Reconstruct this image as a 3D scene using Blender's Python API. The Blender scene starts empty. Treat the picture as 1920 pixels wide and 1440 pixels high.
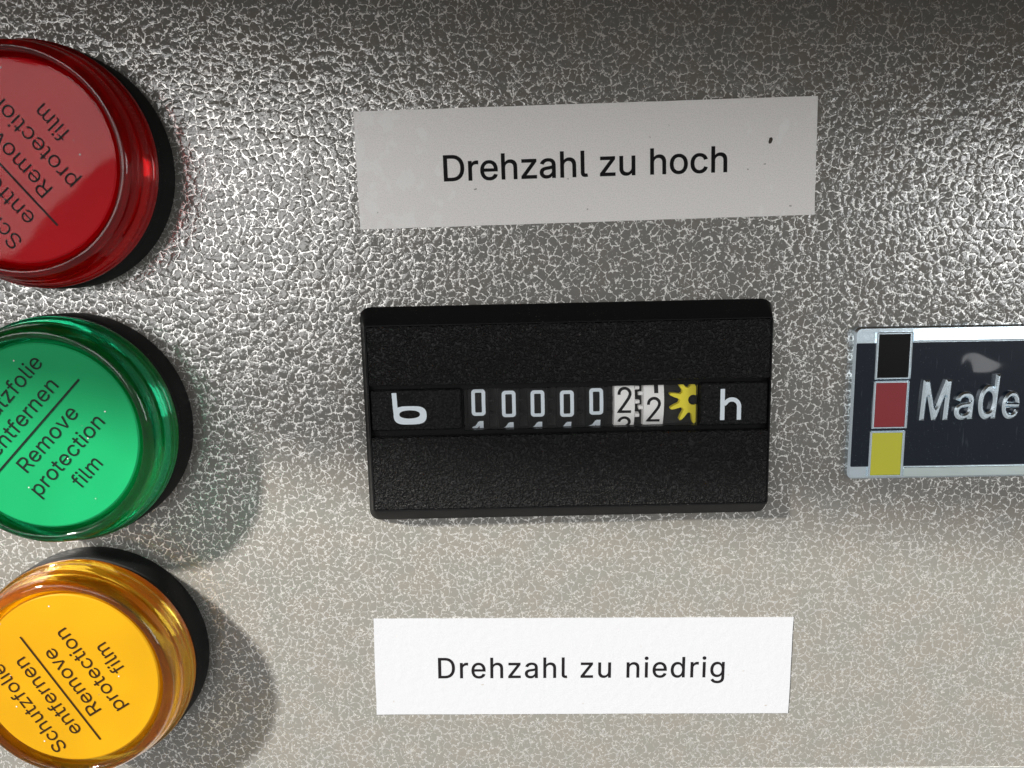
import bpy, bmesh, math, random
from mathutils import Matrix, Vector
from mathutils.geometry import delaunay_2d_cdt

random.seed(7)
MM = 0.001
scene = bpy.context.scene
COL = scene.collection
R90 = Matrix.Rotation(math.radians(90), 4, 'X')      # panel plane (x right, y up, z out) -> upright, facing -Y


def P(x, y, h):
    return R90 @ Vector((x * MM, y * MM, h * MM))


# ------------------------------------------------------------------ camera
H_CAM = 89.19
TILT = math.atan(0.1526)
cd = bpy.data.cameras.new('camera')
cam = bpy.data.objects.new('camera', cd)
COL.objects.link(cam)
c_, s_ = math.cos(TILT), math.sin(TILT)
m = Matrix(((1, 0, 0, 0), (0, c_, s_, 0), (0, -s_, c_, H_CAM * MM), (0, 0, 0, 1)))
cam.matrix_world = R90 @ m
cd.sensor_width = 36.0
cd.lens = 1387.0 / 1920.0 * 36.0
cd.clip_start = 0.002
cd.clip_end = 50.0
scene.camera = cam

# ------------------------------------------------------------------ light
world = bpy.data.worlds.new('World')
scene.world = world
world.use_nodes = True
bg = world.node_tree.nodes['Background']
bg.inputs['Color'].default_value = (0.455, 0.455, 0.45, 1)
bg.inputs['Strength'].default_value = 0.42


def aim(o, loc, target):
    loc, target = Vector(loc), Vector(target)
    o.location = loc
    o.rotation_euler = (target - loc).to_track_quat('-Z', 'Y').to_euler()


def area(name, x, y, z, size_x, size_y, turn, power, col):
    """a bright rectangle parallel to the panel, z mm in front of it"""
    ld = bpy.data.lights.new(name, 'AREA')
    ld.shape = 'RECTANGLE'
    ld.size, ld.size_y = size_x, size_y
    ld.energy = power
    ld.color = col
    o = bpy.data.objects.new(name, ld)
    COL.objects.link(o)
    o.matrix_world = R90 @ Matrix.Translation((x * MM, y * MM, z * MM)) @ Matrix.Rotation(math.radians(turn), 4, 'Z')
    return o


# the low hazy sun that reaches in under the hood from the upper left
sd = bpy.data.lights.new('hazy_sun', 'SUN')
sd.energy = 5.0
sd.angle = math.radians(4.0)
sd.color = (1.0, 0.97, 0.90)
sun = bpy.data.objects.new('hazy_sun', sd)
COL.objects.link(sun)
sun_dir = P(-1.22, 0.88, 1.0).normalized()
aim(sun, sun_dir * 2.0, (0, 0, 0))
# the two bright openings either side of whoever took the picture
area('bright_opening_left', -1152, 425, 1500, 0.90, 0.71, 40.5, 4.5, (1.0, 0.99, 0.98))
area('bright_opening_lower_left', -540, 111, 1500, 0.675, 0.34, 40.5, 1.45, (1.0, 0.99, 0.98))
area('bright_opening_right', 1330, 350, 1500, 0.74, 0.70, 0.0, 5.0, (0.97, 0.99, 1.0))

vs = scene.view_settings
vs.view_transform = 'Standard'
vs.look = 'None'
vs.exposure = 1.0
vs.gamma = 1.0
scene.render.engine = 'CYCLES'
scene.cycles.max_bounces = 12
scene.cycles.transmission_bounces = 10
scene.cycles.transparent_max_bounces = 12
scene.cycles.sample_clamp_indirect = 4.0


# ------------------------------------------------------------------ materials
class NT:
    def __init__(self, name):
        self.m = bpy.data.materials.new(name)
        self.m.use_nodes = True
        self.t = self.m.node_tree
        self.p = self.t.nodes['Principled BSDF']
        self.out = self.t.nodes['Material Output']

    def n(self, typ, **kw):
        nd = self.t.nodes.new(typ)
        for k, v in kw.items():
            setattr(nd, k, v)
        return nd

    def link(self, a, b):
        self.t.links.new(a, b)

    def put(self, sock, v):
        if isinstance(v, bpy.types.NodeSocket):
            self.link(v, sock)
        elif v is not None:
            if isinstance(v, tuple) and sock.type == 'RGBA' and len(v) == 3:
                v = v + (1,)
            sock.default_value = v

    def math(self, op, a, b=None, c=None, clamp=False):
        nd = self.n('ShaderNodeMath', operation=op, use_clamp=clamp)
        for i, v in enumerate((a, b, c)):
            self.put(nd.inputs[i], v)
        return nd.outputs[0]

    def vmath(self, op, a, b=None, scale=None):
        nd = self.n('ShaderNodeVectorMath', operation=op)
        self.put(nd.inputs[0], a)
        if b is not None:
            self.put(nd.inputs[1], b)
        if scale is not None:
            self.put(nd.inputs['Scale'], scale)  # a number or a socket
        return nd.outputs[0]

    def co(self, scale=1000.0):
        tc = self.n('ShaderNodeTexCoord')
        return self.vmath('SCALE', tc.outputs['Object'], scale=scale)

    def noise(self, vec, scale, detail=2.0, rough=0.5, color=False):
        nd = self.n('ShaderNodeTexNoise')
        self.put(nd.inputs['Vector'], vec)
        nd.inputs['Scale'].default_value = scale
        nd.inputs['Detail'].default_value = detail
        nd.inputs['Roughness'].default_value = rough
        return nd.outputs['Color' if color else 'Fac']

    def voro(self, vec, scale, feature='DISTANCE_TO_EDGE', rand=1.0):
        nd = self.n('ShaderNodeTexVoronoi', feature=feature, voronoi_dimensions='2D')
        self.put(nd.inputs['Vector'], vec)
        nd.inputs['Scale'].default_value = scale
        nd.inputs['Randomness'].default_value = rand
        return nd.outputs['Distance']

    def ramp(self, v, lo, hi, a=0.0, b=1.0):
        nd = self.n('ShaderNodeMapRange', interpolation_type='SMOOTHSTEP')
        for i, x in enumerate((v, lo, hi, a, b)):
            self.put(nd.inputs[i], x)
        return nd.outputs[0]

    def mix(self, f, a, b):
        nd = self.n('ShaderNodeMix', data_type='RGBA')
        self.put(nd.inputs[0], f)
        self.put(nd.inputs[6], a)
        self.put(nd.inputs[7], b)
        return nd.outputs[2]

    def bump(self, h, dist_mm, strength=1.0):
        nd = self.n('ShaderNodeBump')
        nd.inputs['Strength'].default_value = strength
        nd.inputs['Distance'].default_value = dist_mm * MM
        self.link(h, nd.inputs['Height'])
        return nd.outputs[0]

    def schlick(self, f0):
        lw = self.n('ShaderNodeLayerWeight')
        return self.math('MULTIPLY_ADD', self.math('POWER', lw.outputs['Facing'], 5.0), 1.0 - f0, f0)

    def set(self, **kw):
        names = dict(color='Base Color', metallic='Metallic', rough='Roughness', normal='Normal',
                     coat='Coat Weight', coat_rough='Coat Roughness', coat_normal='Coat Normal',
                     coat_ior='Coat IOR', spec='Specular IOR Level', ior='IOR',
                     trans='Transmission Weight', sss='Subsurface Weight')
        for k, v in kw.items():
            self.put(self.p.inputs[names[k]], v)
        return self


def mat_hammer():
    t = NT('hammered_grey_paint')
    co = t.co()
    nz = t.noise(co, 1.1, 2.0, 0.6, color=True)
    off = t.vmath('SCALE', t.vmath('SUBTRACT', nz, (0.5, 0.5, 0.5)), scale=0.95)
    nz2 = t.noise(co, 3.4, 1.0, 0.5, color=True)
    off2 = t.vmath('SCALE', t.vmath('SUBTRACT', nz2, (0.5, 0.5, 0.5)), scale=0.24)
    wc = t.vmath('ADD', t.vmath('ADD', co, off), off2)
    v1 = t.voro(wc, 0.98)
    v2 = t.voro(t.vmath('ADD', wc, (37.3, 11.9, 0)), 1.55)
    wn = t.noise(co, 1.9, 2.0, 0.6)
    width = t.ramp(wn, 0.36, 0.70, 0.025, 0.125)
    vein1 = t.math('SUBTRACT', 1.0, t.ramp(v1, t.math('MULTIPLY', width, 0.45), width))
    msk = t.ramp(t.noise(t.vmath('ADD', co, (5, 91, 3)), 0.8, 1.0), 0.53, 0.64)
    vein2 = t.math('MULTIPLY', t.math('SUBTRACT', 1.0, t.ramp(v2, t.math('MULTIPLY', width, 0.35), t.math('MULTIPLY', width, 0.9))), msk)
    blob = t.ramp(t.noise(t.vmath('ADD', co, (61, 7, 3)), 3.2, 1.0), 0.66, 0.72, 0.0, 0.8)
    vein = t.math('MAXIMUM', t.math('MAXIMUM', vein1, vein2), blob)
    brk = t.ramp(t.noise(t.vmath('ADD', co, (17, 3, 9)), 1.7, 2.0), 0.39, 0.48, 0.0, 1.0)
    vein = t.math('MULTIPLY', vein, brk)
    tint = t.ramp(t.noise(co, 0.22, 2.0), 0.35, 0.65)
    cell = t.mix(tint, (0.172, 0.160, 0.142), (0.163, 0.159, 0.145))
    col = t.mix(vein, cell, (0.87, 0.85, 0.815))
    hgt = t.math('MULTIPLY', t.ramp(v1, 0.0, 0.42), 0.30)
    peel = t.noise(t.vmath('ADD', co, (3, 8, 0)), 0.52, 1.5, 0.5)
    fine = t.noise(co, 2.8, 2.0, 0.6)
    hsum = t.math('ADD', t.math('MULTIPLY_ADD', peel, 1.9, hgt), t.math('MULTIPLY', fine, 0.18))
    bmp = t.bump(hsum, 0.078)
    geo = t.n('ShaderNodeNewGeometry')
    soft = t.vmath('NORMALIZE', t.vmath('ADD', t.vmath('SCALE', bmp, scale=0.22), t.vmath('SCALE', geo.outputs['Normal'], scale=0.78)))
    t.set(color=col, metallic=t.math('MULTIPLY_ADD', vein, 0.92, 0.04),
          rough=t.math('MULTIPLY_ADD', vein, -0.24, 0.62), normal=soft,
          spec=0.1, coat=1.0, coat_rough=0.10, coat_ior=1.75, coat_normal=bmp)
    return t.m


def mat_simple(name, color, rough=0.5, metallic=0.0, **kw):
    t = NT(name)
    t.set(color=color, rough=rough, metallic=metallic, **kw)
    return t.m


def mat_plastic_black(name, col, rough, bump_mm=0.0, scale=4.0, rough_var=0.1):
    t = NT(name)
    co = t.co()
    n1 = t.noise(co, 0.35, 3.0)
    dust = t.ramp(t.noise(t.vmath('ADD', co, (9, 4, 2)), 5.5, 1.0), 0.70, 0.76, 0.0, 0.5)
    dust = t.math('MULTIPLY', dust, t.ramp(t.noise(co, 0.11, 2.0), 0.42, 0.62))
    t.set(color=t.mix(dust, col, (0.16, 0.15, 0.14)),
          rough=t.math('MULTIPLY_ADD', n1, rough_var, rough - rough_var / 2), spec=0.25 if bump_mm > 0.1 else 0.12)
    if bump_mm:
        g = t.ramp(t.noise(co, scale, 1.5, 0.55), 0.36, 0.64)
        t.set(normal=t.bump(g, bump_mm), color=t.mix(dust, t.mix(g, tuple(c * 0.4 for c in col), tuple(c * 1.7 for c in col)), (0.16, 0.15, 0.14)))
    return t.m


def mat_paper(name, col, blotch, grain):
    t = NT(name)
    co = t.co()
    gr = t.noise(co, 7.0, 2.0, 0.7)
    c = t.mix(t.ramp(gr, 0.30, 0.62), tuple(x * (1 - grain) for x in col), col)
    spk = t.ramp(t.voro(t.vmath('ADD', co, t.vmath('SCALE', t.noise(co, 2.0, 2.0, color=True), scale=0.5)), 0.26, 'F1'), 0.02, 0.035)
    spk = t.math('MAXIMUM', spk, t.ramp(t.noise(t.vmath('ADD', co, (3, 55, 1)), 0.15, 1.0), 0.60, 0.58))
    c = t.mix(spk, (0.30, 0.28, 0.26), c)
    if blotch:
        tc = t.n('ShaderNodeSeparateXYZ')
        t.link(co, tc.inputs[0])
        n2 = t.noise(t.vmath('MULTIPLY', co, (1.0, 0.75, 1.0)), 0.55, 2.5, 0.55)
        side = t.math('ADD', t.ramp(tc.outputs[0], -10.0, -25.0, 0.0, 0.17), t.ramp(tc.outputs[0], 14.0, 25.0, 0.0, 0.09))
        lo = t.math('SUBTRACT', 0.67, side)
        bl = t.ramp(n2, lo, t.math('ADD', lo, 0.08))
        c = t.mix(t.math('MULTIPLY', bl, 0.28), c, (0.98, 0.98, 0.97))
    rel = t.math('MULTIPLY_ADD', t.noise(co, 0.95, 2.0), 1.0, t.math('MULTIPLY', t.noise(co, 4.5, 1.0), 0.25))
    t.set(color=c, rough=0.52, normal=t.bump(rel, 0.05 if blotch else 0.026), coat=0.35 if blotch else 0.05, coat_rough=0.22)
    return t.m


def mat_lens(name, deep, bright):
    """coloured clear plastic: passes light, bends a part of it, scatters a little"""
    t = NT(name)
    co = t.co()
    glass = t.n('ShaderNodeBsdfRefraction')
    glass.inputs['Color'].default_value = deep + (1,)
    glass.inputs['IOR'].default_value = 1.46
    glass.inputs['Roughness'].default_value = 0.02
    thru = t.n('ShaderNodeBsdfTransparent')
    thru.inputs['Color'].default_value = deep + (1,)
    trl = t.n('ShaderNodeBsdfTranslucent')
    trl.inputs['Color'].default_value = bright + (1,)
    m1 = t.n('ShaderNodeMixShader')
    m1.inputs[0].default_value = 0.36
    t.link(glass.outputs[0], m1.inputs[1])
    t.link(thru.outputs[0], m1.inputs[2])
    m2 = t.n('ShaderNodeMixShader')
    t.link(t.ramp(t.noise(co, 0.3, 2.0), 0.3, 0.7, 0.16, 0.24), m2.inputs[0])
    t.link(m1.outputs[0], m2.inputs[1])
    t.link(trl.outputs[0], m2.inputs[2])
    gl = t.n('ShaderNodeBsdfGlossy')
    gl.inputs['Roughness'].default_value = 0.04
    fr = t.n('ShaderNodeFresnel')
    fr.inputs['IOR'].default_value = 1.5
    b = t.bump(t.noise(co, 0.25, 1.0), 0.02)
    for nd in (gl, fr, glass):
        t.link(b, nd.inputs['Normal'])
    m3 = t.n('ShaderNodeMixShader')
    t.link(fr.outputs[0], m3.inputs[0])
    t.link(m2.outputs[0], m3.inputs[1])
    t.link(gl.outputs[0], m3.inputs[2])
    t.link(m3.outputs[0], t.out.inputs['Surface'])
    return t.m


def mat_film(name):
    t = NT(name)
    co = t.co()
    tr = t.n('ShaderNodeBsdfTransparent')
    gl = t.n('ShaderNodeBsdfGlossy')
    gl.inputs['Roughness'].default_value = 0.04
    b = t.bump(t.noise(co, 0.13, 1.0), 0.05)
    t.link(b, gl.inputs['Normal'])
    mx = t.n('ShaderNodeMixShader')
    t.link(t.schlick(0.015), mx.inputs[0])
    t.link(tr.outputs[0], mx.inputs[1])
    t.link(gl.outputs[0], mx.inputs[2])
    dust = t.n('ShaderNodeBsdfDiffuse')
    dust.inputs['Color'].default_value = (0.75, 0.7, 0.7, 1)
    sp = t.ramp(t.voro(t.vmath('ADD', co, t.vmath('SCALE', (7.1, 3.3, 0.0), scale=t.n('ShaderNodeObjectInfo').outputs['Random'])), 0.21, 'F1'), 0.024, 0.012)
    sp = t.math('MULTIPLY', sp, t.ramp(t.noise(co, 0.33, 1.0), 0.50, 0.56, 0.0, 0.7))
    m2 = t.n('ShaderNodeMixShader')
    t.link(sp, m2.inputs[0])
    t.link(mx.outputs[0], m2.inputs[1])
    t.link(dust.outputs[0], m2.inputs[2])
    t.link(m2.outputs[0], t.out.inputs['Surface'])
    return t.m


def mat_chrome(name, col, rough, bump=0.02):
    t = NT(name)
    co = t.co()
    n1 = t.noise(t.vmath('MULTIPLY', co, (0.5, 2.5, 1.0)), 0.5, 3.0)
    t.set(color=col, metallic=1.0, rough=t.math('MULTIPLY_ADD', n1, 0.16, rough - 0.05), normal=t.bump(t.noise(co, 0.7, 3.0), bump))
    return t.m


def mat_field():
    t = NT('navy_painted_reflection')  # dark reflection in the chrome, painted in as a navy base colour
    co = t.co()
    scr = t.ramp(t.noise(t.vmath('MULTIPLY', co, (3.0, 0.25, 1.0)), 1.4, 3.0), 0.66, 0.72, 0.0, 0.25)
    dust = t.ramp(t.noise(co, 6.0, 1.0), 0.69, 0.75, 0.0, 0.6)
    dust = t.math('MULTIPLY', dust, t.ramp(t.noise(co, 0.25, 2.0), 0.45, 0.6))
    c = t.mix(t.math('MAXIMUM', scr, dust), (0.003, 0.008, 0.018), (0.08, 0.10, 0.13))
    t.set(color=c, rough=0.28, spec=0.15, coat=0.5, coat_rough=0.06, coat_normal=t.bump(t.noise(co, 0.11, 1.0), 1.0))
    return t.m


M = dict(
    hammer=mat_hammer(),
    hood=mat_simple('brown_grey_hood_paint', (0.085, 0.052, 0.028), 0.6),
    frame=mat_simple('white_frame_paint', (0.78, 0.78, 0.76), 0.5),
    base=mat_plastic_black('matt_black_plastic', (0.012, 0.012, 0.012), 0.55),
    black=mat_plastic_black('smooth_black_plastic', (0.006, 0.006, 0.0065), 0.42),
    grain=mat_plastic_black('grained_black_plastic', (0.0065, 0.0065, 0.007), 0.36, 0.26, 3.5),
    plate_grain=mat_plastic_black('finer_grained_black_plastic', (0.007, 0.007, 0.0075), 0.40, 0.05, 3.8),
    drum=mat_plastic_black('black_drum_plastic', (0.006, 0.006, 0.0065), 0.35),
    pit=mat_simple('dark_cavity_plastic', (0.004, 0.004, 0.004), 0.7),
    drum_white=mat_simple('white_drum_plastic', (0.92, 0.91, 0.89), 0.4),
    gear=mat_simple('yellow_gear_plastic', (0.92, 0.78, 0.03), 0.4),
    white_print=mat_simple('white_print', (0.72, 0.80, 0.86), 0.5),
    black_print=mat_simple('black_print', (0.006, 0.005, 0.006), 0.6, spec=0.15),
    paper_grey=mat_paper('laminated_label_paper', (0.88, 0.855, 0.835), True, 0.14),
    paper_white=mat_paper('white_label_paper', (0.40, 0.408, 0.435), False, 0.10),
    film=mat_film('clear_protection_film'),
    chrome=mat_chrome('polished_chrome', (0.80, 0.92, 1.0), 0.20),
    chrome_dull=mat_chrome('brushed_pale_chrome', (0.70, 0.80, 0.78), 0.30, 0.01),
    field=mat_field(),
    sq_black=mat_simple('black_enamel', (0.003, 0.003, 0.003), 0.35, spec=0.15),
    sq_red=mat_simple('red_enamel', (0.26, 0.010, 0.018), 0.3, coat=0.5, coat_rough=0.08),
    sq_yellow=mat_simple('yellow_enamel', (0.56, 0.55, 0.03), 0.3, coat=0.5, coat_rough=0.08),
)


def pane_mat():
    t = NT('clear_window_plastic')
    tr = t.n('ShaderNodeBsdfTransparent')
    gl = t.n('ShaderNodeBsdfGlossy')
    gl.inputs['Roughness'].default_value = 0.03
    mx = t.n('ShaderNodeMixShader')
    t.link(t.schlick(0.02), mx.inputs[0])
    t.link(tr.outputs[0], mx.inputs[1])
    t.link(gl.outputs[0], mx.inputs[2])
    t.link(mx.outputs[0], t.out.inputs['Surface'])
    return t.m


M['pane'] = pane_mat()


# ------------------------------------------------------------------ mesh helpers (all lengths in mm, z = height off the panel)
class MB:
    def __init__(self):
        self.v, self.f = [], []

    def add(self, vs, fs):
        o = len(self.v)
        self.v += [tuple(v) for v in vs]
        self.f += [tuple(i + o for i in f) for f in fs]
        return self

    def loft(self, loops, cap0=True, cap1=True, closed=True):
        n = len(loops[0])
        vs = [p for lp in loops for p in lp]
        fs = []
        for k in range(len(loops) - 1):
            for i in range(n if closed else n - 1):
                j = (i + 1) % n
                fs.append((k * n + i, k * n + j, (k + 1) * n + j, (k + 1) * n + i))
        if cap0:
            fs.append(tuple(reversed(range(n))))
        if cap1:
            b = (len(loops) - 1) * n
            fs.append(tuple(b + i for i in range(n)))
        return self.add(vs, fs)

    def box(self, x0, x1, y0, y1, z0, z1, r=0.0, e=0.0):
        """upright block with rounded plan corners r and a chamfered top edge e"""
        lp = [rrect(x0, x1, y0, y1, r, z0), rrect(x0, x1, y0, y1, r, z1 - e)]
        if e:
            lp.append(rrect(x0 + e, x1 - e, y0 + e, y1 - e, max(r - e, 0), z1))
        return self.loft(lp)

    def lathe(self, prof, seg=96, closed=False):
        loops = []
        for r, h in prof:
            loops.append([(r * math.cos(2 * math.pi * i / seg), r * math.sin(2 * math.pi * i / seg), h) for i in range(seg)])
        if closed:
            loops.append(loops[0])
        return self.loft(loops, not closed, not closed)

    def build(self, name, mat, parent=None, smooth=False, angle=35):
        me = bpy.data.meshes.new(name)
        me.from_pydata([(a * MM, b * MM, c * MM) for a, b, c in self.v], [], self.f)
        bm = bmesh.new()
        bm.from_mesh(me)
        bmesh.ops.remove_doubles(bm, verts=bm.verts, dist=1e-7)
        bmesh.ops.recalc_face_normals(bm, faces=bm.faces)
        if smooth:
            for f in bm.faces:
                f.smooth = True
            lim = math.radians(angle)
            for ed in bm.edges:
                if len(ed.link_faces) == 2 and ed.calc_face_angle(0) > lim:
                    ed.smooth = False
        bm.to_mesh(me)
        bm.free()
        me.materials.append(M[mat] if isinstance(mat, str) else mat)
        o = bpy.data.objects.new(name, me)
        COL.objects.link(o)
        o.parent = parent
        return o


def rrect(x0, x1, y0, y1, r, z, n=5):
    pts = []
    r = max(r, 0.001)
    for cx, cy, a0 in ((x1 - r, y1 - r, 0), (x0 + r, y1 - r, 90), (x0 + r, y0 + r, 180), (x1 - r, y0 + r, 270)):
        for i in range(n):
            a = math.radians(a0 + 90 * i / (n - 1))
            pts.append((cx + r * math.cos(a), cy + r * math.sin(a), z))
    return pts


def put(o, x, y, h, rot=0.0):
    o.matrix_world = R90 @ Matrix.Translation((x * MM, y * MM, h * MM)) @ Matrix.Rotation(math.radians(rot), 4, 'Z')
    return o


def root(name, label, cat, x, y, h, rot=0.0, group=None):
    o = bpy.data.objects.new(name, None)
    o.empty_display_size = 0.005
    COL.objects.link(o)
    put(o, x, y, h, rot)
    o['label'], o['category'] = label, cat
    if group:
        o['group'] = group
    return o


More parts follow.
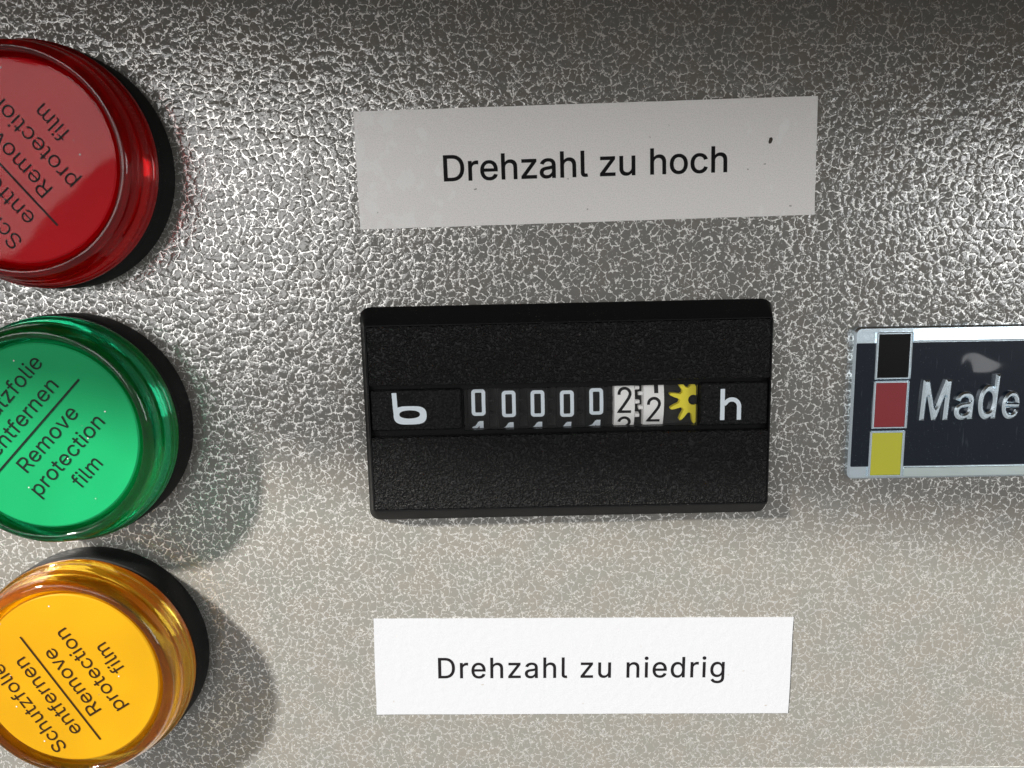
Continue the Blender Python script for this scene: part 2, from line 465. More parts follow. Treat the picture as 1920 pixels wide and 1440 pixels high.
# outlines of the letters needed: advance, then closed contours as x, y pairs (thousandths of the type size)
GLYPHS = {
    'D': (502,[[219,0,96,0,96,57,215,57,244,58,272,63,296,70,318,81,343,99,363,122,379,149,388,172,394,198,398,226,399,255,398,285,394,312,388,337,379,361,364,388,344,410,320,428,299,438,275,446,249,450,221,452,93,452,93,509,225,509,261,507,294,501,325,492,353,478,377,461,399,441,418,418,433,391,446,361,455,329,460,293,462,255,460,217,455,181,446,149,433,119,417,92,398,68,376,48,351,31,322,17,291,8,256,2],[125,509,125,0,60,0,60,509]]),
    'M': (628,[[60,0,60,509,152,509,277,187,287,159,299,123,311,84,322,49,307,49,318,83,330,121,342,158,352,187,476,509,568,509,568,0,504,0,504,291,504,327,505,369,506,413,507,457,513,457,498,409,482,363,467,322,456,291,342,0,286,0,170,291,159,321,145,361,129,408,112,457,119,457,120,416,121,372,122,328,122,291,122,0]]),
    'R': (449,[[60,0,60,509,236,509,273,506,305,500,333,489,356,473,376,455,390,433,401,408,407,381,409,352,407,323,401,296,390,271,376,250,356,232,333,217,305,206,273,200,236,198,96,198,96,255,234,255,258,256,280,260,298,267,319,281,334,300,340,316,344,333,345,352,344,371,340,389,334,405,325,419,313,430,298,440,279,446,258,451,233,452,125,452,125,0],[353,0,230,229,303,229,428,0]]),
    'S': (447,[[224,-9,188,-7,156,-1,128,9,102,23,81,40,64,60,51,83,42,109,38,137,104,137,108,118,114,102,123,88,136,76,150,66,166,59,185,53,204,50,224,49,246,50,267,54,286,60,303,69,317,79,329,92,338,106,344,122,346,139,342,161,332,179,316,193,296,205,245,222,184,239,154,249,128,260,105,274,86,289,67,313,56,341,52,372,54,400,62,425,75,448,92,468,113,484,138,498,165,508,195,514,227,516,259,514,289,508,316,498,340,484,360,468,377,449,390,427,398,403,401,378,337,378,332,402,320,421,302,437,280,449,254,456,225,459,204,457,185,454,167,448,145,435,129,418,118,398,115,376,119,352,131,334,148,319,169,308,212,293,264,279,312,264,328,256,344,248,359,238,372,226,384,213,395,198,402,180,407,161,408,139,406,112,399,87,386,64,370,43,349,25,323,11,302,2,278,-4,252,-8]]),
    'a': (389,[[160,-9,137,-7,115,-3,94,5,76,15,60,29,48,45,38,63,32,84,30,108,32,128,36,146,43,161,58,179,78,193,92,200,108,206,125,211,178,220,234,227,252,230,265,235,273,243,276,255,276,257,273,279,267,297,256,311,240,322,220,329,196,331,171,329,149,322,132,313,118,301,107,288,100,274,41,291,51,313,64,331,79,346,95,358,114,368,133,375,153,380,173,383,194,384,239,379,255,375,271,369,286,360,300,350,312,336,322,320,330,301,335,278,337,251,337,0,277,0,277,52,272,52,252,25,236,12,215,1,199,-4,181,-7],[170,45,192,47,211,51,228,59,248,74,263,93,272,115,276,138,276,190,259,182,231,176,200,171,175,168,134,159,117,150,103,139,95,124,92,105,94,87,102,72,114,61,130,52,149,47]]),
    'c': (396,[[207,-8,174,-5,144,3,117,16,93,35,72,58,56,85,46,108,40,133,36,159,34,187,36,216,40,243,46,268,56,291,72,318,93,341,117,360,144,374,174,382,207,384,226,384,243,381,260,377,284,368,305,356,324,341,340,322,349,308,356,293,362,277,303,262,290,289,270,311,242,325,207,330,184,328,163,321,145,310,130,296,118,278,108,258,102,236,98,212,96,187,98,163,102,139,108,117,118,97,130,80,145,66,163,55,184,49,207,46,243,52,271,66,292,89,304,117,363,102,357,86,350,70,341,56,325,37,306,21,292,12,277,5,261,-1,244,-5,226,-7]]),
    'd': (424,[[195,-8,165,-6,137,3,111,16,89,34,70,57,55,84,46,108,39,133,35,160,34,189,35,218,39,245,46,270,55,293,70,320,89,342,112,361,137,374,165,382,196,384,218,383,237,379,253,373,272,360,287,346,306,319,311,319,311,509,372,509,372,0,313,0,313,59,307,59,287,31,272,17,252,4,236,-3,217,-7],[205,47,226,49,246,55,263,65,278,78,290,95,299,115,306,138,310,162,312,189,310,216,306,241,300,263,290,282,278,299,263,312,246,322,227,328,205,330,182,328,162,322,145,311,130,298,118,281,108,261,102,239,98,215,96,189,98,163,102,139,109,117,118,97,130,80,145,66,162,55,182,49]]),
    'e': (404,[[212,-8,177,-5,145,3,117,16,92,35,72,58,56,85,46,108,40,132,35,159,34,187,35,215,39,242,46,267,55,290,71,317,91,340,115,359,142,373,172,382,205,384,226,383,246,380,266,374,285,366,303,355,319,341,334,324,347,305,357,282,365,256,370,227,371,194,371,169,75,169,75,221,338,221,310,202,308,226,304,248,298,269,288,286,277,301,263,314,246,323,227,328,205,330,183,328,164,323,146,313,131,301,119,286,109,270,102,251,97,231,96,211,96,178,98,151,102,127,110,106,121,88,135,73,151,61,169,53,190,48,212,46,234,48,254,53,271,61,285,73,297,88,306,105,365,91,358,72,348,55,335,39,320,26,302,14,283,4,261,-3,237,-7]]),
    'f': (254,[[228,379,228,327,6,327,6,379],[81,0,81,432,82,452,87,470,96,486,107,499,120,510,135,519,152,525,169,529,187,530,222,527,243,521,227,468,215,472,195,474,171,470,154,460,145,443,142,419,142,0]]),
    'g': (425,[[207,-151,180,-149,156,-146,134,-140,114,-132,97,-122,82,-110,70,-97,59,-84,51,-69,101,-41,122,-66,136,-78,154,-88,169,-93,187,-96,207,-97,236,-95,261,-87,282,-75,298,-58,308,-34,311,-6,311,68,306,68,287,41,272,28,252,16,236,10,217,6,195,5,165,7,138,14,113,27,90,43,71,65,55,90,46,112,39,136,35,163,34,191,35,220,39,246,46,271,55,293,71,320,90,342,112,361,138,374,166,382,196,384,218,383,237,379,253,373,273,360,288,346,308,319,313,319,313,379,372,379,372,-9,370,-40,363,-67,350,-90,334,-109,314,-124,291,-136,265,-144,237,-149],[205,59,227,61,246,66,264,75,278,87,290,103,300,121,307,142,311,166,312,193,311,219,307,242,300,264,291,283,279,299,264,312,247,322,227,328,205,330,182,328,163,322,145,312,130,298,118,282,109,262,102,241,98,218,96,193,98,167,102,144,109,123,118,104,131,88,145,76,163,66,183,61]]),
    'h': (410,[[114,227,114,0,53,0,53,509,114,509,114,287,102,287,116,319,132,344,152,362,175,374,200,382,227,384,252,383,275,377,295,369,313,356,328,340,341,321,350,298,355,271,357,240,357,0,296,0,296,235,293,263,286,286,273,304,256,318,235,326,210,329,192,328,176,324,161,317,141,303,126,283,119,266,115,248]]),
    'i': (167,[[53,0,53,379,114,379,114,0],[84,443,67,446,54,455,44,468,41,483,44,499,54,512,67,521,84,524,100,521,114,512,123,499,126,483,123,468,114,455,100,446]]),
    'l': (189,[[139,-2,112,0,91,8,74,20,62,37,55,59,53,84,53,509,114,509,114,99,115,77,120,62,130,54,146,52,160,53,170,54,181,3,162,-1]]),
    'm': (610,[[53,0,53,379,112,379,112,295,108,295,114,314,122,331,132,346,151,363,172,376,195,384,219,386,245,383,268,375,287,361,303,342,314,320,321,295,312,295,318,312,326,329,337,343,350,356,364,366,381,375,398,381,417,385,437,386,458,385,478,380,497,372,514,361,529,346,541,328,550,307,555,283,557,255,557,0,496,0,496,254,493,279,485,298,473,313,456,323,438,329,419,330,395,328,374,320,358,307,345,290,338,270,335,247,335,0,274,0,274,260,272,280,265,297,253,311,238,322,220,328,199,330,178,328,158,320,140,307,126,289,119,274,115,257,114,238,114,0]]),
    'n': (410,[[114,227,114,0,53,0,53,379,112,379,112,287,102,287,116,319,132,344,152,362,175,374,200,382,227,384,252,383,275,377,295,369,313,356,328,340,341,321,350,298,355,271,357,240,357,0,296,0,296,235,293,263,286,286,273,304,256,318,235,326,210,329,192,328,176,324,161,317,141,303,126,283,119,266,115,248]]),
    'o': (415,[[207,-8,174,-5,144,3,117,16,93,35,72,58,56,85,46,108,40,133,36,159,34,187,36,216,40,243,46,268,56,291,72,318,93,341,117,360,144,374,174,382,207,384,241,382,271,374,299,360,323,341,343,318,359,291,369,268,376,243,380,216,381,187,380,159,376,133,369,108,359,85,343,58,323,35,299,16,271,3,241,-5],[207,46,231,49,252,55,270,66,285,80,298,97,307,117,314,139,318,163,319,187,318,212,314,236,307,258,298,278,285,296,270,310,252,321,231,328,207,330,184,328,163,321,145,310,130,296,118,278,108,258,102,236,98,212,96,187,98,163,102,139,108,117,118,97,130,80,145,66,163,55,184,49]]),
    'p': (424,[[53,-143,53,379,112,379,112,319,118,319,137,346,152,360,171,373,188,379,207,383,229,384,259,382,287,374,313,361,335,342,354,320,370,293,379,270,385,245,389,218,390,189,389,160,385,133,379,108,370,84,355,57,336,34,313,16,288,3,260,-6,229,-8,208,-7,189,-3,173,4,153,17,138,31,118,59,114,59,114,-143],[220,47,242,49,262,55,279,66,294,80,306,97,316,117,323,139,327,163,328,189,327,215,323,239,316,261,307,281,295,298,280,311,262,322,243,328,220,330,198,328,178,322,161,312,147,299,134,282,125,263,118,241,114,216,113,189,114,162,118,138,125,115,135,95,147,78,162,65,179,55,198,49]]),
    'r': (259,[[53,0,53,379,112,379,112,321,115,321,124,339,137,354,152,367,171,377,191,383,213,385,229,384,243,384,243,322,230,324,207,326,182,323,159,315,140,301,126,284,117,262,114,237,114,0]]),
    't': (227,[[204,379,204,327,6,327,6,379],[65,471,126,471,126,98,128,76,136,61,150,53,170,50,185,51,202,54,213,2,192,-3,168,-4,138,-1,113,7,92,21,77,41,68,64,65,93]]),
    'u': (410,[[182,-5,158,-3,135,2,115,11,97,23,82,39,69,59,60,82,54,109,53,139,53,379,114,379,114,144,116,117,124,94,137,75,154,61,175,53,200,50,218,51,234,55,249,62,268,77,283,97,290,113,295,132,296,153,296,379,357,379,357,0,298,0,298,92,307,92,294,60,277,35,257,17,234,5,209,-3]]),
    'v': (389,[[163,0,17,379,84,379,165,155,187,87,206,21,184,21,203,87,224,155,305,379,371,379,226,0]]),
    'z': (380,[[42,0,42,46,254,320,254,323,48,323,48,379,333,379,333,331,126,60,126,56,339,56,339,0]]),
}
CAP = 0.509


def text_geo(body, offset=0.0, spacing=0.0):
    """flat triangles of a line of text with unit cap height"""
    vs, fs = [], []
    pen = 0.0
    for ch in body:
        if ch == ' ':
            pen += 0.205 / CAP + spacing
            continue
        adv, cons = GLYPHS[ch]
        polys = []
        for c in cons:
            pts = [Vector((c[i] / 1000 / CAP, c[i + 1] / 1000 / CAP)) for i in range(0, len(c), 2)]
            pts = [p for i, p in enumerate(pts) if (p - pts[i - 1]).length > 1e-4]
            polys.append(pts)
        area2 = sum(sum(p[i - 1].x * p[i].y - p[i].x * p[i - 1].y for i in range(len(p))) for p in polys)
        sg = 1.0 if area2 > 0 else -1.0
        if offset:
            new = []
            for p in polys:
                q = []
                for i in range(len(p)):
                    d0, d1 = (p[i] - p[i - 1]).normalized(), (p[(i + 1) % len(p)] - p[i]).normalized()
                    n0, n1 = Vector((d0.y, -d0.x)), Vector((d1.y, -d1.x))
                    nn = (n0 + n1)
                    nn = nn / max(0.5, nn.length_squared / 2)
                    q.append(p[i] + nn * offset * sg)
                new.append(q)
            polys = new
        cv, ce = [], []
        for p in polys:
            o = len(cv)
            cv += p
            ce += [(o + i, o + (i + 1) % len(p)) for i in range(len(p))]
        r = delaunay_2d_cdt(cv, ce, [], 0, 1e-5)
        tv, tf = r[0], r[2]

        def wind(x, y):
            w = 0
            for p in polys:
                for i in range(len(p)):
                    a_, b_ = p[i - 1], p[i]
                    if (a_.y > y) != (b_.y > y):
                        if x < a_.x + (y - a_.y) / (b_.y - a_.y) * (b_.x - a_.x):
                            w += 1 if b_.y > a_.y else -1
            return w
        base = len(vs)
        vs += [(v.x + pen, v.y, 0.0) for v in tv]
        for f in tf:
            cx = sum(tv[i].x for i in f) / 3
            cy = sum(tv[i].y for i in f) / 3
            if wind(cx, cy):
                fs.append(tuple(base + i for i in f))
        pen += adv / 1000 / CAP + spacing
    used = sorted({i for f in fs for i in f})
    mp = {u: k for k, u in enumerate(used)}
    return [vs[u] for u in used], [tuple(mp[i] for i in f) for f in fs]


def text_line(name, body, mat, parent, x0, x1, base, cap, z, offset=0.0, spacing=0.0, rot=0.0, shift=(0, 0)):
    """one line of print, its left edge at x0 and right edge at x1 on the baseline"""
    vs, fs = text_geo(body, offset, spacing)
    a, b = min(v[0] for v in vs), max(v[0] for v in vs)
    k = (x1 - x0) / (b - a)
    c, s = math.cos(math.radians(rot)), math.sin(math.radians(rot))
    out = []
    for v in vs:
        x, y = x0 + (v[0] - a) * k, base + v[1] * cap
        out.append((c * x - s * y + shift[0], s * x + c * y + shift[1], z))
    mb = MB()
    mb.add(out, fs)
    return mb.build(name, mat, parent)


def stroke(pts, w, z=0.0, n=1):
    """flat ribbon of width w along a polyline; returns verts, faces"""
    pts = [Vector(p) for p in pts]
    vs, fs = [], []
    for i, p in enumerate(pts):
        d0 = (p - pts[i - 1]).normalized() if i else (pts[1] - p).normalized()
        d1 = (pts[i + 1] - p).normalized() if i + 1 < len(pts) else d0
        t = (d0 + d1).normalized()
        nrm = Vector((-t.y, t.x))
        k = 1.0 / max(0.6, nrm.dot(Vector((-d0.y, d0.x))))
        vs += [(p.x + nrm.x * w / 2 * k, p.y + nrm.y * w / 2 * k, z), (p.x - nrm.x * w / 2 * k, p.y - nrm.y * w / 2 * k, z)]
    for i in range(len(pts) - 1):
        fs.append((2 * i, 2 * i + 1, 2 * i + 3, 2 * i + 2))
    return vs, fs


def dense(pts, step=0.12):
    out = []
    for a, b in zip(pts, pts[1:]):
        n = max(1, int(math.hypot(b[0] - a[0], b[1] - a[1]) / step))
        out += [(a[0] + (b[0] - a[0]) * i / n, a[1] + (b[1] - a[1]) * i / n) for i in range(n)]
    return out + [pts[-1]]


def arc(cx, cy, rx, ry, a0, a1, n=14):
    return [(cx + rx * math.cos(math.radians(a0 + (a1 - a0) * i / n)), cy + ry * math.sin(math.radians(a0 + (a1 - a0) * i / n))) for i in range(n + 1)]


# ------------------------------------------------------------------ the panel, its hood and the frame under its lower edge
CX, CY, CR = 6.75, -16.85, 1.25           # the hour counter's centre and turn
mb = MB()
outer = [(-130, 60), (130, 60), (130, -64.75), (-130, -66.35)]
cr = math.radians(CR)
hole = []
for hx, hy in ((-22, 10), (22, 10), (22, -10), (-22, -10)):
    hole.append((CX + hx * math.cos(cr) - hy * math.sin(cr), CY + hx * math.sin(cr) + hy * math.cos(cr)))


def lp(pts, z):
    return [(x, y, z) for x, y in pts]


edge = [(x * 0.9985, y - 0.35 if y > 0 else y + 0.35) for x, y in outer]
mb.loft([lp(hole, 0), lp(edge, 0), lp(outer, -0.3), lp(outer, -2.0), lp(hole, -2.0), lp(hole, 0)], False, False)
panel = mb.build('panel', 'hammer')
panel['kind'] = 'structure'
put(panel, 0, 0, 0)

mb = MB()
lip = [(-150, 47.0), (-84, 38.5), (-30, 34.5), (0, 30.5), (45, 28.5), (150, 27.5)]
front = [[(x, 32.6, -2.0) for x, _ in lip], [(x, y, 76.6) for x, y in lip], [(x, y + 0.5, 77.0) for x, y in lip],
         [(x, y + 2.0, 77.0) for x, y in lip], [(x, 34.6, -2.0) for x, _ in lip]]
mb.loft(front + [front[0]], False, False, closed=False)
mb.add([r[0] for r in front], [(0, 1, 2, 3, 4)])
mb.add([r[-1] for r in front], [(4, 3, 2, 1, 0)])
hood = mb.build('hood', 'hood')
hood['kind'] = 'structure'
put(hood, 0, 0, 0)

mb = MB()
mb.box(-130, 130, -110, -62, -9.0, -4.0, 0.5, 0.4)
fr = mb.build('cabinet_frame', 'frame')
fr['kind'] = 'structure'
put(fr, 0, 0, 0)


# ------------------------------------------------------------------ pilot lamps
LAMP = dict(      # clear plastic, scattering part, face, print
    red=((1.0, 0.10, 0.12), (0.95, 0.004, 0.012), (0.66, 0.001, 0.010), (0.014, 0.008, 0.009)),
    green=((0.16, 0.92, 0.62), (0.012, 0.50, 0.20), (0.010, 0.42, 0.150), (0.003, 0.010, 0.006)),
    yellow=((1.0, 0.84, 0.26), (1.0, 0.56, 0.006), (0.62, 0.345, 0.005), (0.020, 0.010, 0.002)),
)


def lamp(colour, x, y, rot, tdx, tdy, label):
    deep, bright, face, ink = LAMP[colour]
    t = root('pilot_lamp', label, 'pilot lamp', x, y, 0, 0, 'pilot lamps in a column down the left of the panel')
    lens_m = mat_lens(colour + '_lens_plastic', deep, bright)
    core_m = NT(colour + '_diffuser_plastic')
    co = core_m.co()
    core_m.set(color=core_m.mix(core_m.ramp(core_m.noise(co, 0.08, 2.0), 0.3, 0.7), tuple(c * 0.86 for c in face), face), rough=0.5, spec=0.1)
    dtr = core_m.n('ShaderNodeBsdfTranslucent')
    dtr.inputs['Color'].default_value = tuple(min(1.0, c * 1.5) for c in face) + (1,)
    dmx = core_m.n('ShaderNodeMixShader')
    dmx.inputs[0].default_value = 0.34
    core_m.link(core_m.p.outputs[0], dmx.inputs[1])
    core_m.link(dtr.outputs[0], dmx.inputs[2])
    core_m.link(dmx.outputs[0], core_m.out.inputs['Surface'])
    ink_m = mat_simple(colour + '_film_print', ink, 0.5, spec=0.15)
    b = MB()
    b.lathe([(13.55, 0.02), (13.55, 2.9), (13.4, 3.25), (13.1, 3.4), (11.0, 3.4), (11.0, 0.02)], 96, True)
    b.build('base_ring', 'base', t, True)
    # clear coloured rim of the lens, threads and steps in its wall
    b = MB()
    b.lathe([(13.05, 3.62), (13.38, 3.75), (13.40, 4.45), (13.30, 4.62), (13.12, 4.68), (13.06, 4.85), (12.98, 5.6), (12.82, 6.3),
             (12.70, 6.42), (12.66, 6.6), (12.55, 7.2), (12.36, 7.75), (12.05, 8.12), (11.68, 8.24), (11.36, 8.14),
             (11.14, 7.8), (11.05, 7.5), (11.00, 6.9), (11.04, 5.0), (11.08, 3.62)], 128, True)
    ln = b.build('lens', lens_m, t, True, 50)
    b = MB()
    b.lathe([(12.9, 3.43), (12.95, 3.50), (12.9, 3.58), (10.92, 3.58), (10.92, 6.4), (10.62, 6.9), (10.62, 7.42), (10.45, 7.52)], 96)
    b.build('diffuser', core_m.m, t, True, 30)
    # protection film, a little frayed along its edge, and its print
    rnd = random.Random(colour)
    seg = 240
    wob = [0.0] * seg
    for k in range(3, 60):
        a, ph = rnd.uniform(0.0, 0.028), rnd.uniform(0, 6.28)
        for i in range(seg):
            wob[i] += a * math.sin(k * 2 * math.pi * i / seg + ph) * (1.2 if k < 8 else 0.55)
    lo = [((10.70 + w) * math.cos(2 * math.pi * i / seg), (10.70 + w) * math.sin(2 * math.pi * i / seg)) for i, w in enumerate(wob)]
    b = MB()
    b.loft([[(x_, y_, 7.50) for x_, y_ in lo], [(x_, y_, 7.56) for x_, y_ in lo]], False, True)
    film = b.build('protection_film', 'film', t)
    film['label'] = 'clear round protection film with printed removal note'
    z = 7.575
    sz = 1.72
    for body, half, base in (('Schutzfolie', 6.45, 5.25), ('entfernen', 5.62, 2.40), ('Remove', 4.72, -1.2), ('protection', 5.95, -3.95), ('film', 2.0, -6.8)):
        text_line('lettering', body, ink_m, film, -half, half, base, sz, z, 0.0, 0.0, rot, (tdx, tdy))
    c, s = math.cos(math.radians(rot)), math.sin(math.radians(rot))
    pts = [(c * x_ - s * y_ + tdx, s * x_ + c * y_ + tdy, z) for x_, y_ in ((-7.8, 1.17), (7.8, 1.17), (7.8, 1.40), (-7.8, 1.40))]
    b = MB()
    b.add(pts, [(0, 1, 2, 3)])
    b.build('printed_rule', ink_m, film)
    return t


lamp('red', -52.92, 11.51, 130.8, -0.3, 0.1, 'red pilot lamp on a black ring, topmost of the three lamps')
lamp('green', -52.73, -18.48, 46.5, 0.0, 0.0, 'green pilot lamp on a black ring, between the red and yellow lamps')
lamp('yellow', -52.57, -47.89, 122.3, -0.1, -0.6, 'amber yellow pilot lamp on a black ring, lowest of the three lamps')


# ------------------------------------------------------------------ paper labels
def label(name, lab, x, y, rot, w, h, mat, body, tx0, tx1, base, size, spacing, off):
    t = root(name, lab, 'label', x, y, 0, rot, 'printed text labels on the panel')
    b = MB()
    nx, ny = 24, 6
    top, bot = [], []
    rnd = random.Random(body)
    for j in range(ny + 1):
        for i in range(nx + 1):
            px, py = -w / 2 + w * i / nx, -h / 2 + h * j / ny
            if i in (0, nx):
                px += rnd.uniform(-0.03, 0.03)
            if j in (0, ny):
                py += rnd.uniform(-0.02, 0.02)
            top.append((px, py, 0.14 + rnd.uniform(0, 0.012)))
            bot.append((px, py, 0.02))
    n = (nx + 1) * (ny + 1)
    fs = []
    for j in range(ny):
        for i in range(nx):
            a = j * (nx + 1) + i
            fs.append((a, a + 1, a + nx + 2, a + nx + 1))
            fs.append((n + a, n + a + nx + 1, n + a + nx + 2, n + a + 1))
    ring = [i for i in range(nx + 1)] + [j * (nx + 1) + nx for j in range(1, ny + 1)] + [ny * (nx + 1) + i for i in range(nx - 1, -1, -1)] + [j * (nx + 1) for j in range(ny - 1, 0, -1)]
    for a, c in zip(ring, ring[1:] + ring[:1]):
        fs.append((a, n + a, n + c, c))
    b.add(top + bot, fs)
    b.build('paper', mat, t, True, 40)
    text_line('lettering', body, 'black_print', t, tx0, tx1, base, size, 0.17, off, spacing)
    return t


top_label = label('text_label', 'grey laminated paper label reading Drehzahl zu hoch above the hour counter', 8.64, 12.38, 1.85, 53.5, 13.35, 'paper_grey',
                  'Drehzahl zu hoch', -16.65, 16.42, -1.46, 2.88, 0.0, 0.016)
label('text_label', 'bright white paper label reading Drehzahl zu niedrig below the hour counter', 9.17, -50.53, 0.25, 53.75, 13.3, 'paper_white',
      'Drehzahl zu niedrig', -18.73, 18.31, -1.55, 2.80, 0.08, 0.010)
b = MB()
b.loft([[(0.22 * math.cos(a * 0.63) * k * (1 + 0.2 * math.sin(a * 2.1)), 0.38 * math.sin(a * 0.63) * k, z) for a in range(10)] for k, z in ((1, 0.15), (1, 0.18), (0.6, 0.26))])
sp = b.build('dirt_speck', mat_simple('brown_dirt', (0.05, 0.04, 0.03), 0.8), top_label, True)
sp.matrix_local = Matrix.Translation((21.4 * MM, 1.9 * MM, 0)) @ Matrix.Rotation(-0.3, 4, 'Z')


# ------------------------------------------------------------------ hour counter
hc = root('hour_counter', 'black plastic hour counter with number drums in a slot window', 'hour counter', CX, CY, 0, CR)
b = MB()
b.loft([rrect(-24.65, 24.5, -13.2, 13.1, 1.2, 0.02), rrect(-24.65, 24.5, -13.2, 13.1, 1.2, 0.75), rrect(-24.5, 24.35, -13.05, 12.95, 1.1, 0.95),
        rrect(-23.7, 23.75, -11.35, 11.2, 0.35, 3.42), rrect(-23.62, 23.67, -11.25, 11.1, 0.3, 3.5), rrect(-23.5, 23.55, -11.13, 10.98, 0.25, 3.5),
        rrect(-23.5, 23.55, -11.13, 10.98, 0.25, 2.5), rrect(-12.5, 15.35, -1.72, 3.28, 0.1, 2.5), rrect(-12.5, 15.35, -1.72, 3.28, 0.1, 0.6)], False, False)
b.build('bezel', 'black', hc, True, 25)
b = MB()
b.box(-13.2, 16.0, -2.5, 4.0, -0.4, 0.55)
b.build('window_floor', 'pit', hc)
b = MB()
b.box(-23.46, 23.51, 4.02, 10.94, 2.52, 3.56, 0.2, 0.10)
b.build('upper_face', 'grain', hc)
b = MB()
b.box(-23.46, 23.51, -11.09, -2.2, 2.52, 3.56, 0.2, 0.10)
b.build('lower_face', 'grain', hc)

left = MB().box(-23.44, -12.72, -1.42, 3.45, 2.52, 3.22, 0.25, 0.14).build('left_plate', 'plate_grain', hc)
right = MB().box(15.5, 23.5, -1.62, 3.5, 2.52, 3.22, 0.25, 0.14).build('right_plate', 'plate_grain', hc)
# white sign on the left plate: a tall stem with a flat wide bowl at its foot
b = MB()
z = 3.24
n_ = 48
ro, ri = [], []
for k in range(n_):
    a = 2 * math.pi * k / n_
    ca, sa = math.cos(a), math.sin(a)
    ro.append((-18.8 + 1.95 * math.copysign(abs(ca) ** 0.55, ca), 0.39 + 1.10 * math.copysign(abs(sa) ** 0.75, sa), z))
    ri.append((-18.85 + 1.22 * ca, 0.50 + 0.50 * math.copysign(abs(sa) ** 0.85, sa), z))
b.loft([ro, ri], False, False)
b.add(*stroke([(-20.6, 3.1), (-20.52, 1.2), (-20.40, -0.1)], 0.56, z + 0.004))
b.build('printed_symbol', 'white_print', left)
b = MB()
b.add(*stroke([(18.12, 2.75), (18.12, -0.98)], 0.52, z))
b.add(*stroke([(18.3, 0.9)] + arc(19.22, 0.62, 0.86, 0.86, 150, 0, 10) + [(20.08, -0.98)], 0.50, z + 0.004))
b.build('printed_letter', 'white_print', right)

# number drums: real cylinders behind the slot, digits wrapped round them
DR, DY, DZ = 5.8, 1.15, -3.7


def wrap(vs, dx, roll, lift=0.02):
    out = []
    for v in vs:
        a = (v[1] + roll) / DR
        r = DR + lift
        out.append((v[0] + dx, DY + r * math.sin(a), DZ + r * math.cos(a)))
    return out


def digit(d):
    """flat strokes of a drum digit, 1.66 x 3.24 mm"""
    g = MB()
    if d == 0:
        o = rrect(-0.83, 0.83, -1.62, 1.62, 0.42, 0, 6)
        i = rrect(-0.40, 0.40, -1.20, 1.20, 0.12, 0, 6)

        def fill(q):
            out = []
            for k in range(len(q)):
                a_, b_ = q[k], q[(k + 1) % len(q)]
                st = 10 if k % 6 == 5 else 1
                out += [(a_[0] + (b_[0] - a_[0]) * j / st, a_[1] + (b_[1] - a_[1]) * j / st, 0) for j in range(st)]
            return out
        g.loft([fill(o), fill(i)], False, False)
    elif d == 1:
        g.add(*stroke(dense([(0.28, -1.6), (0.28, 1.62)]), 0.50))
        g.add(*stroke(dense([(-0.78, 0.55), (-0.30, 0.80), (0.10, 1.45)]), 0.42))
    elif d == 2:
        g.add(*stroke(dense(arc(0.0, 0.78, 0.66, 0.66, 190, -12, 14) + [(0.48, 0.25), (-0.66, -1.40), (0.78, -1.42)]), 0.35))
    elif d == 3:
        g.add(*stroke(dense(arc(0.0, 0.80, 0.64, 0.64, 175, -60, 14) + [(0.0, 0.05)] + arc(0.0, -0.80, 0.68, 0.68, 60, -175, 14)), 0.35))
    return g


def drum(x, white, shown, roll, teeth):
    b = MB()
    w = 1.28
    n = 72
    prof = [(-w, DR - 0.35), (-w + 0.08, DR), (w - 0.08, DR), (w, DR - 0.35)]
    loops = []
    for px, pr in prof:
        loops.append([(x + px, DY + pr * math.sin(2 * math.pi * i / n), DZ + pr * math.cos(2 * math.pi * i / n)) for i in range(n)])
    b.loft(loops)
    d = b.build('number_drum', 'drum_white' if white else 'drum', hc, True, 30)
    for side, ph in teeth:
        for k in range(-1, 2):
            a0 = ph / DR + k * math.radians(18)
            tb = MB()
            lps = []
            for q in (0, 0.52):
                xx = x + side * (w + q)
                hw = 0.26 if q == 0 else 0.22
                ring = []
                for aa, rr in ((a0 - hw / DR, DR - 0.9), (a0 + hw / DR, DR - 0.9), (a0 + hw / DR, DR - 0.25), (a0 + hw * 0.5 / DR, DR - 0.12), (a0 - hw * 0.5 / DR, DR - 0.12), (a0 - hw / DR, DR - 0.25)):
                    ring.append((xx, DY + rr * math.sin(aa), DZ + rr * math.cos(aa)))
                lps.append(ring)
            tb.loft(lps)
            tb.build('tooth', 'drum_white' if white else 'drum', d)
    for dg, off in shown:
        g = digit(dg)
        o = MB()
        o.add(wrap(g.v, x, roll + off), g.f)
        o.build('digit', 'black_print' if white else 'white_print', d)
    return d


PITCH = 3.64
for x, roll in ((-10.74, 0.38), (-7.11, 0.12), (-3.66, 0.10), (-0.15, 0.00), (3.36, 0.20)):
    drum(x, False, ((0, 0.0), (1, -3.95)), roll, ((1, 0.6),))
drum(6.75, True, ((2, 0.0), (3, -PITCH)), 0.30, ((1, 0.05),))
drum(10.25, True, ((2, 0.0), (1, PITCH)), -0.98, ((-1, 1.1),))

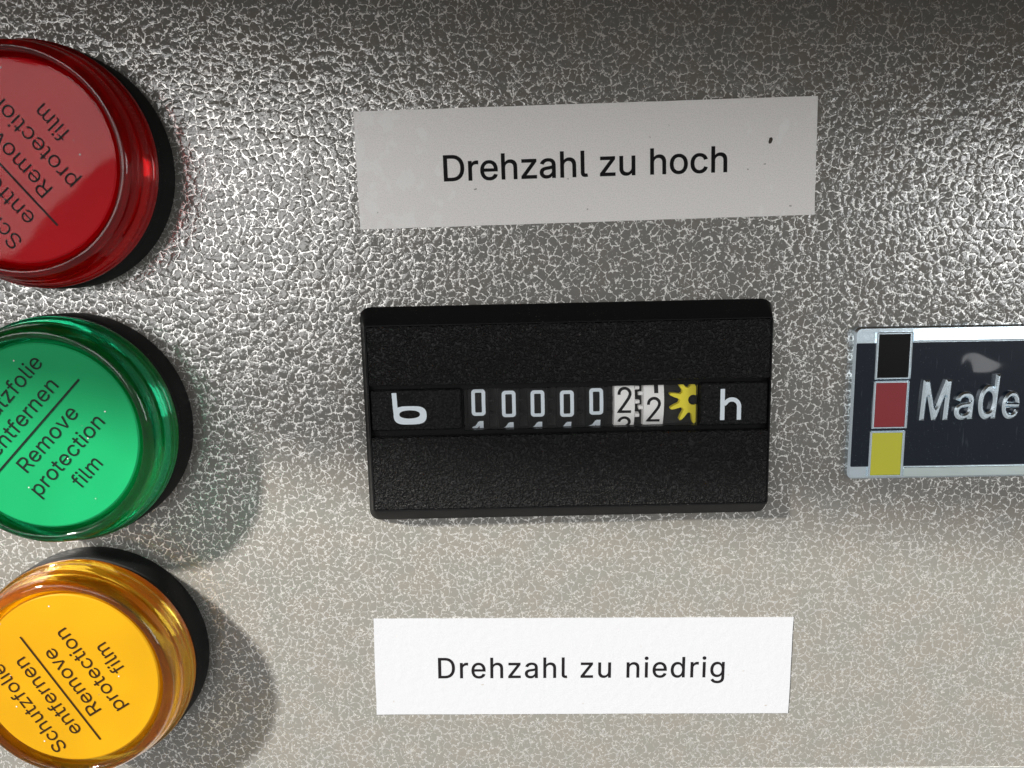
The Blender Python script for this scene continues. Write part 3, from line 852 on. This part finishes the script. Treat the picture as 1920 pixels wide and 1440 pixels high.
# yellow gear lying flat at the right end of the slot
b = MB()
gx, gy = 15.05, 1.25
ring = []
NT_ = 10
for k in range(NT_):
    a = math.radians(165 + 36 * k)
    for da, r in ((-18, 1.62), (-9.5, 1.78), (-5.5, 2.45), (-3.2, 2.82), (0, 2.95), (3.2, 2.82), (5.5, 2.45), (9.5, 1.78)):
        ring.append((gx + r * math.cos(a + math.radians(da)), gy + r * math.sin(a + math.radians(da))))
hol = []
for k in range(len(ring)):
    a = math.radians(165 - 18) + 2 * math.pi * k / len(ring)
    hol.append((gx + 0.62 * math.cos(a), gy + 0.62 * math.sin(a)))
b.loft([lp(ring, 0.9), lp(ring, 1.62), lp([(gx + (x - gx) * 0.96, gy + (y - gy) * 0.96) for x, y in ring], 1.7), lp(hol, 1.7), lp(hol, 0.9)], False, False)
gear = b.build('gear', 'gear', hc, True, 40)
gear['label'] = 'yellow toothed running indicator'
b = MB()
b.loft([[(gx + r * math.cos(i * 0.2618), gy + r * math.sin(i * 0.2618), h) for i in range(24)] for r, h in ((0.55, 0.6), (0.55, 1.5), (0.42, 1.62))])
b.build('axle', 'drum', gear, True)
MB().box(-12.46, 15.31, -1.68, 3.24, 2.28, 2.42, 0.08, 0.03).build('window_pane', 'pane', hc)

def raised(flat, fs, z0, z1, e):
    """a flat outline stood up as a block with a sloping shoulder of width e round its top"""
    cnt = {}
    for f in fs:
        for i in range(len(f)):
            a_, b_ = f[i - 1], f[i]
            cnt.setdefault((min(a_, b_), max(a_, b_)), []).append((a_, b_))
    nxt = {v[0][0]: v[0][1] for v in cnt.values() if len(v) == 1}
    prv = {b_: a_ for a_, b_ in nxt.items()}
    ccw = sum((flat[f[1]][0] - flat[f[0]][0]) * (flat[f[2]][1] - flat[f[0]][1]) - (flat[f[2]][0] - flat[f[0]][0]) * (flat[f[1]][1] - flat[f[0]][1]) for f in fs) > 0
    top = []
    for i, p in enumerate(flat):
        if i in nxt:
            p_, q, r_ = Vector(flat[prv[i]]), Vector(p), Vector(flat[nxt[i]])
            d0, d1 = (q - p_).normalized(), (r_ - q).normalized()
            n = Vector((-d0.y - d1.y, d0.x + d1.x))
            n = n / max(0.7, n.length_squared / 2) * (e if ccw else -e)
            top.append((p[0] + n.x, p[1] + n.y))
        else:
            top.append(p)
    n = len(flat)
    g = MB()
    g.v = [(x, y, z0) for x, y in flat] + [(x, y, z1 - e) for x, y in flat] + [(x, y, z1) for x, y in top]
    g.f = [tuple(i + 2 * n for i in f) for f in fs]
    for a_, b_ in nxt.items():
        g.f += [(a_, b_, b_ + n, a_ + n), (a_ + n, b_ + n, b_ + 2 * n, a_ + 2 * n)]
    return g


# ------------------------------------------------------------------ chrome badge
bd = root('chrome_badge', 'chrome badge with black, red and yellow squares and raised word Made', 'badge', 41.1, -15.9, 0, 1.0)
b = MB()
b.loft([rrect(0.0, 62, -9.45, 9.3, 0.8, 0.02), rrect(0.0, 62, -9.45, 9.3, 0.8, 0.75), rrect(0.22, 61.8, -9.23, 9.08, 0.65, 1.0)])
b.build('backplate', 'chrome', bd, True, 25)
MB().box(0.26, 61.6, -7.85, 7.35, 0.98, 1.06, 0.15, 0.03).build('field', 'field', bd)  # thin inset sheet that carries the chrome's painted dark reflection
b = MB()
b.loft([[(x, 7.42, 0.98), (x, 7.42, 1.18), (x, 7.62, 1.235), (x, 9.0, 1.06), (x, 9.02, 0.98)] for x in (6.95, 61.5)])
b.build('upper_band', 'chrome', bd)
MB().box(6.75, 61.5, -9.18, -8.0, 0.98, 1.12, 0.2, 0.06).build('lower_band', 'chrome_dull', bd)
for nm, mt, x0, x1, y0, y1, sk in (('black_square', 'sq_black', 2.62, 6.62, 3.05, 8.55, 0.0), ('red_square', 'sq_red', 2.58, 6.55, -3.0, 2.68, 0.0), ('yellow_square', 'sq_yellow', 2.45, 6.4, -9.0, -3.45, 0.0)):
    b = MB()
    b.loft([rrect(x0 - 0.1, x1 + 0.22, y0 - 0.1, y1 + 0.1, 0.12, 1.0), rrect(x0 - 0.1, x1 + 0.22, y0 - 0.1, y1 + 0.1, 0.12, 1.22), rrect(x0, x1, y0, y1, 0.05, 1.34), rrect(x0 + 0.12, x1 - 0.12, y0 + 0.12, y1 - 0.12, 0.04, 1.34),
            rrect(x0 + 0.16, x1 - 0.16, y0 + 0.16, y1 - 0.16, 0.04, 1.26)])
    sq = b.build('square_frame', 'chrome', bd)
    e = MB().box(x0 + 0.16, x1 - 0.16, y0 + 0.16, y1 - 0.16, 1.262, 1.30, 0.04, 0.02).build(nm, mt, sq)
for ch, x0, x1, y1 in (('M', 8.1, 11.55, 2.85), ('a', 12.2, 14.5, 1.35), ('d', 15.0, 17.3, 3.4), ('e', 17.9, 20.0, 1.3)):
    vs, fs = text_geo(ch, offset=0.035)
    xa, xb = min(v[0] for v in vs), max(v[0] for v in vs)
    ya, yb = min(v[1] for v in vs), max(v[1] for v in vs)
    y0 = -2.1
    flat = []
    for v in vs:
        y = y0 + (v[1] - ya) / (yb - ya) * (y1 - y0)
        flat.append((x0 + (v[0] - xa) / (xb - xa) * (x1 - x0) + 0.05 * (y - y0), y))
    raised(flat, fs, 1.05, 1.62, 0.22).build('raised_letter', 'chrome', bd, True, 20)
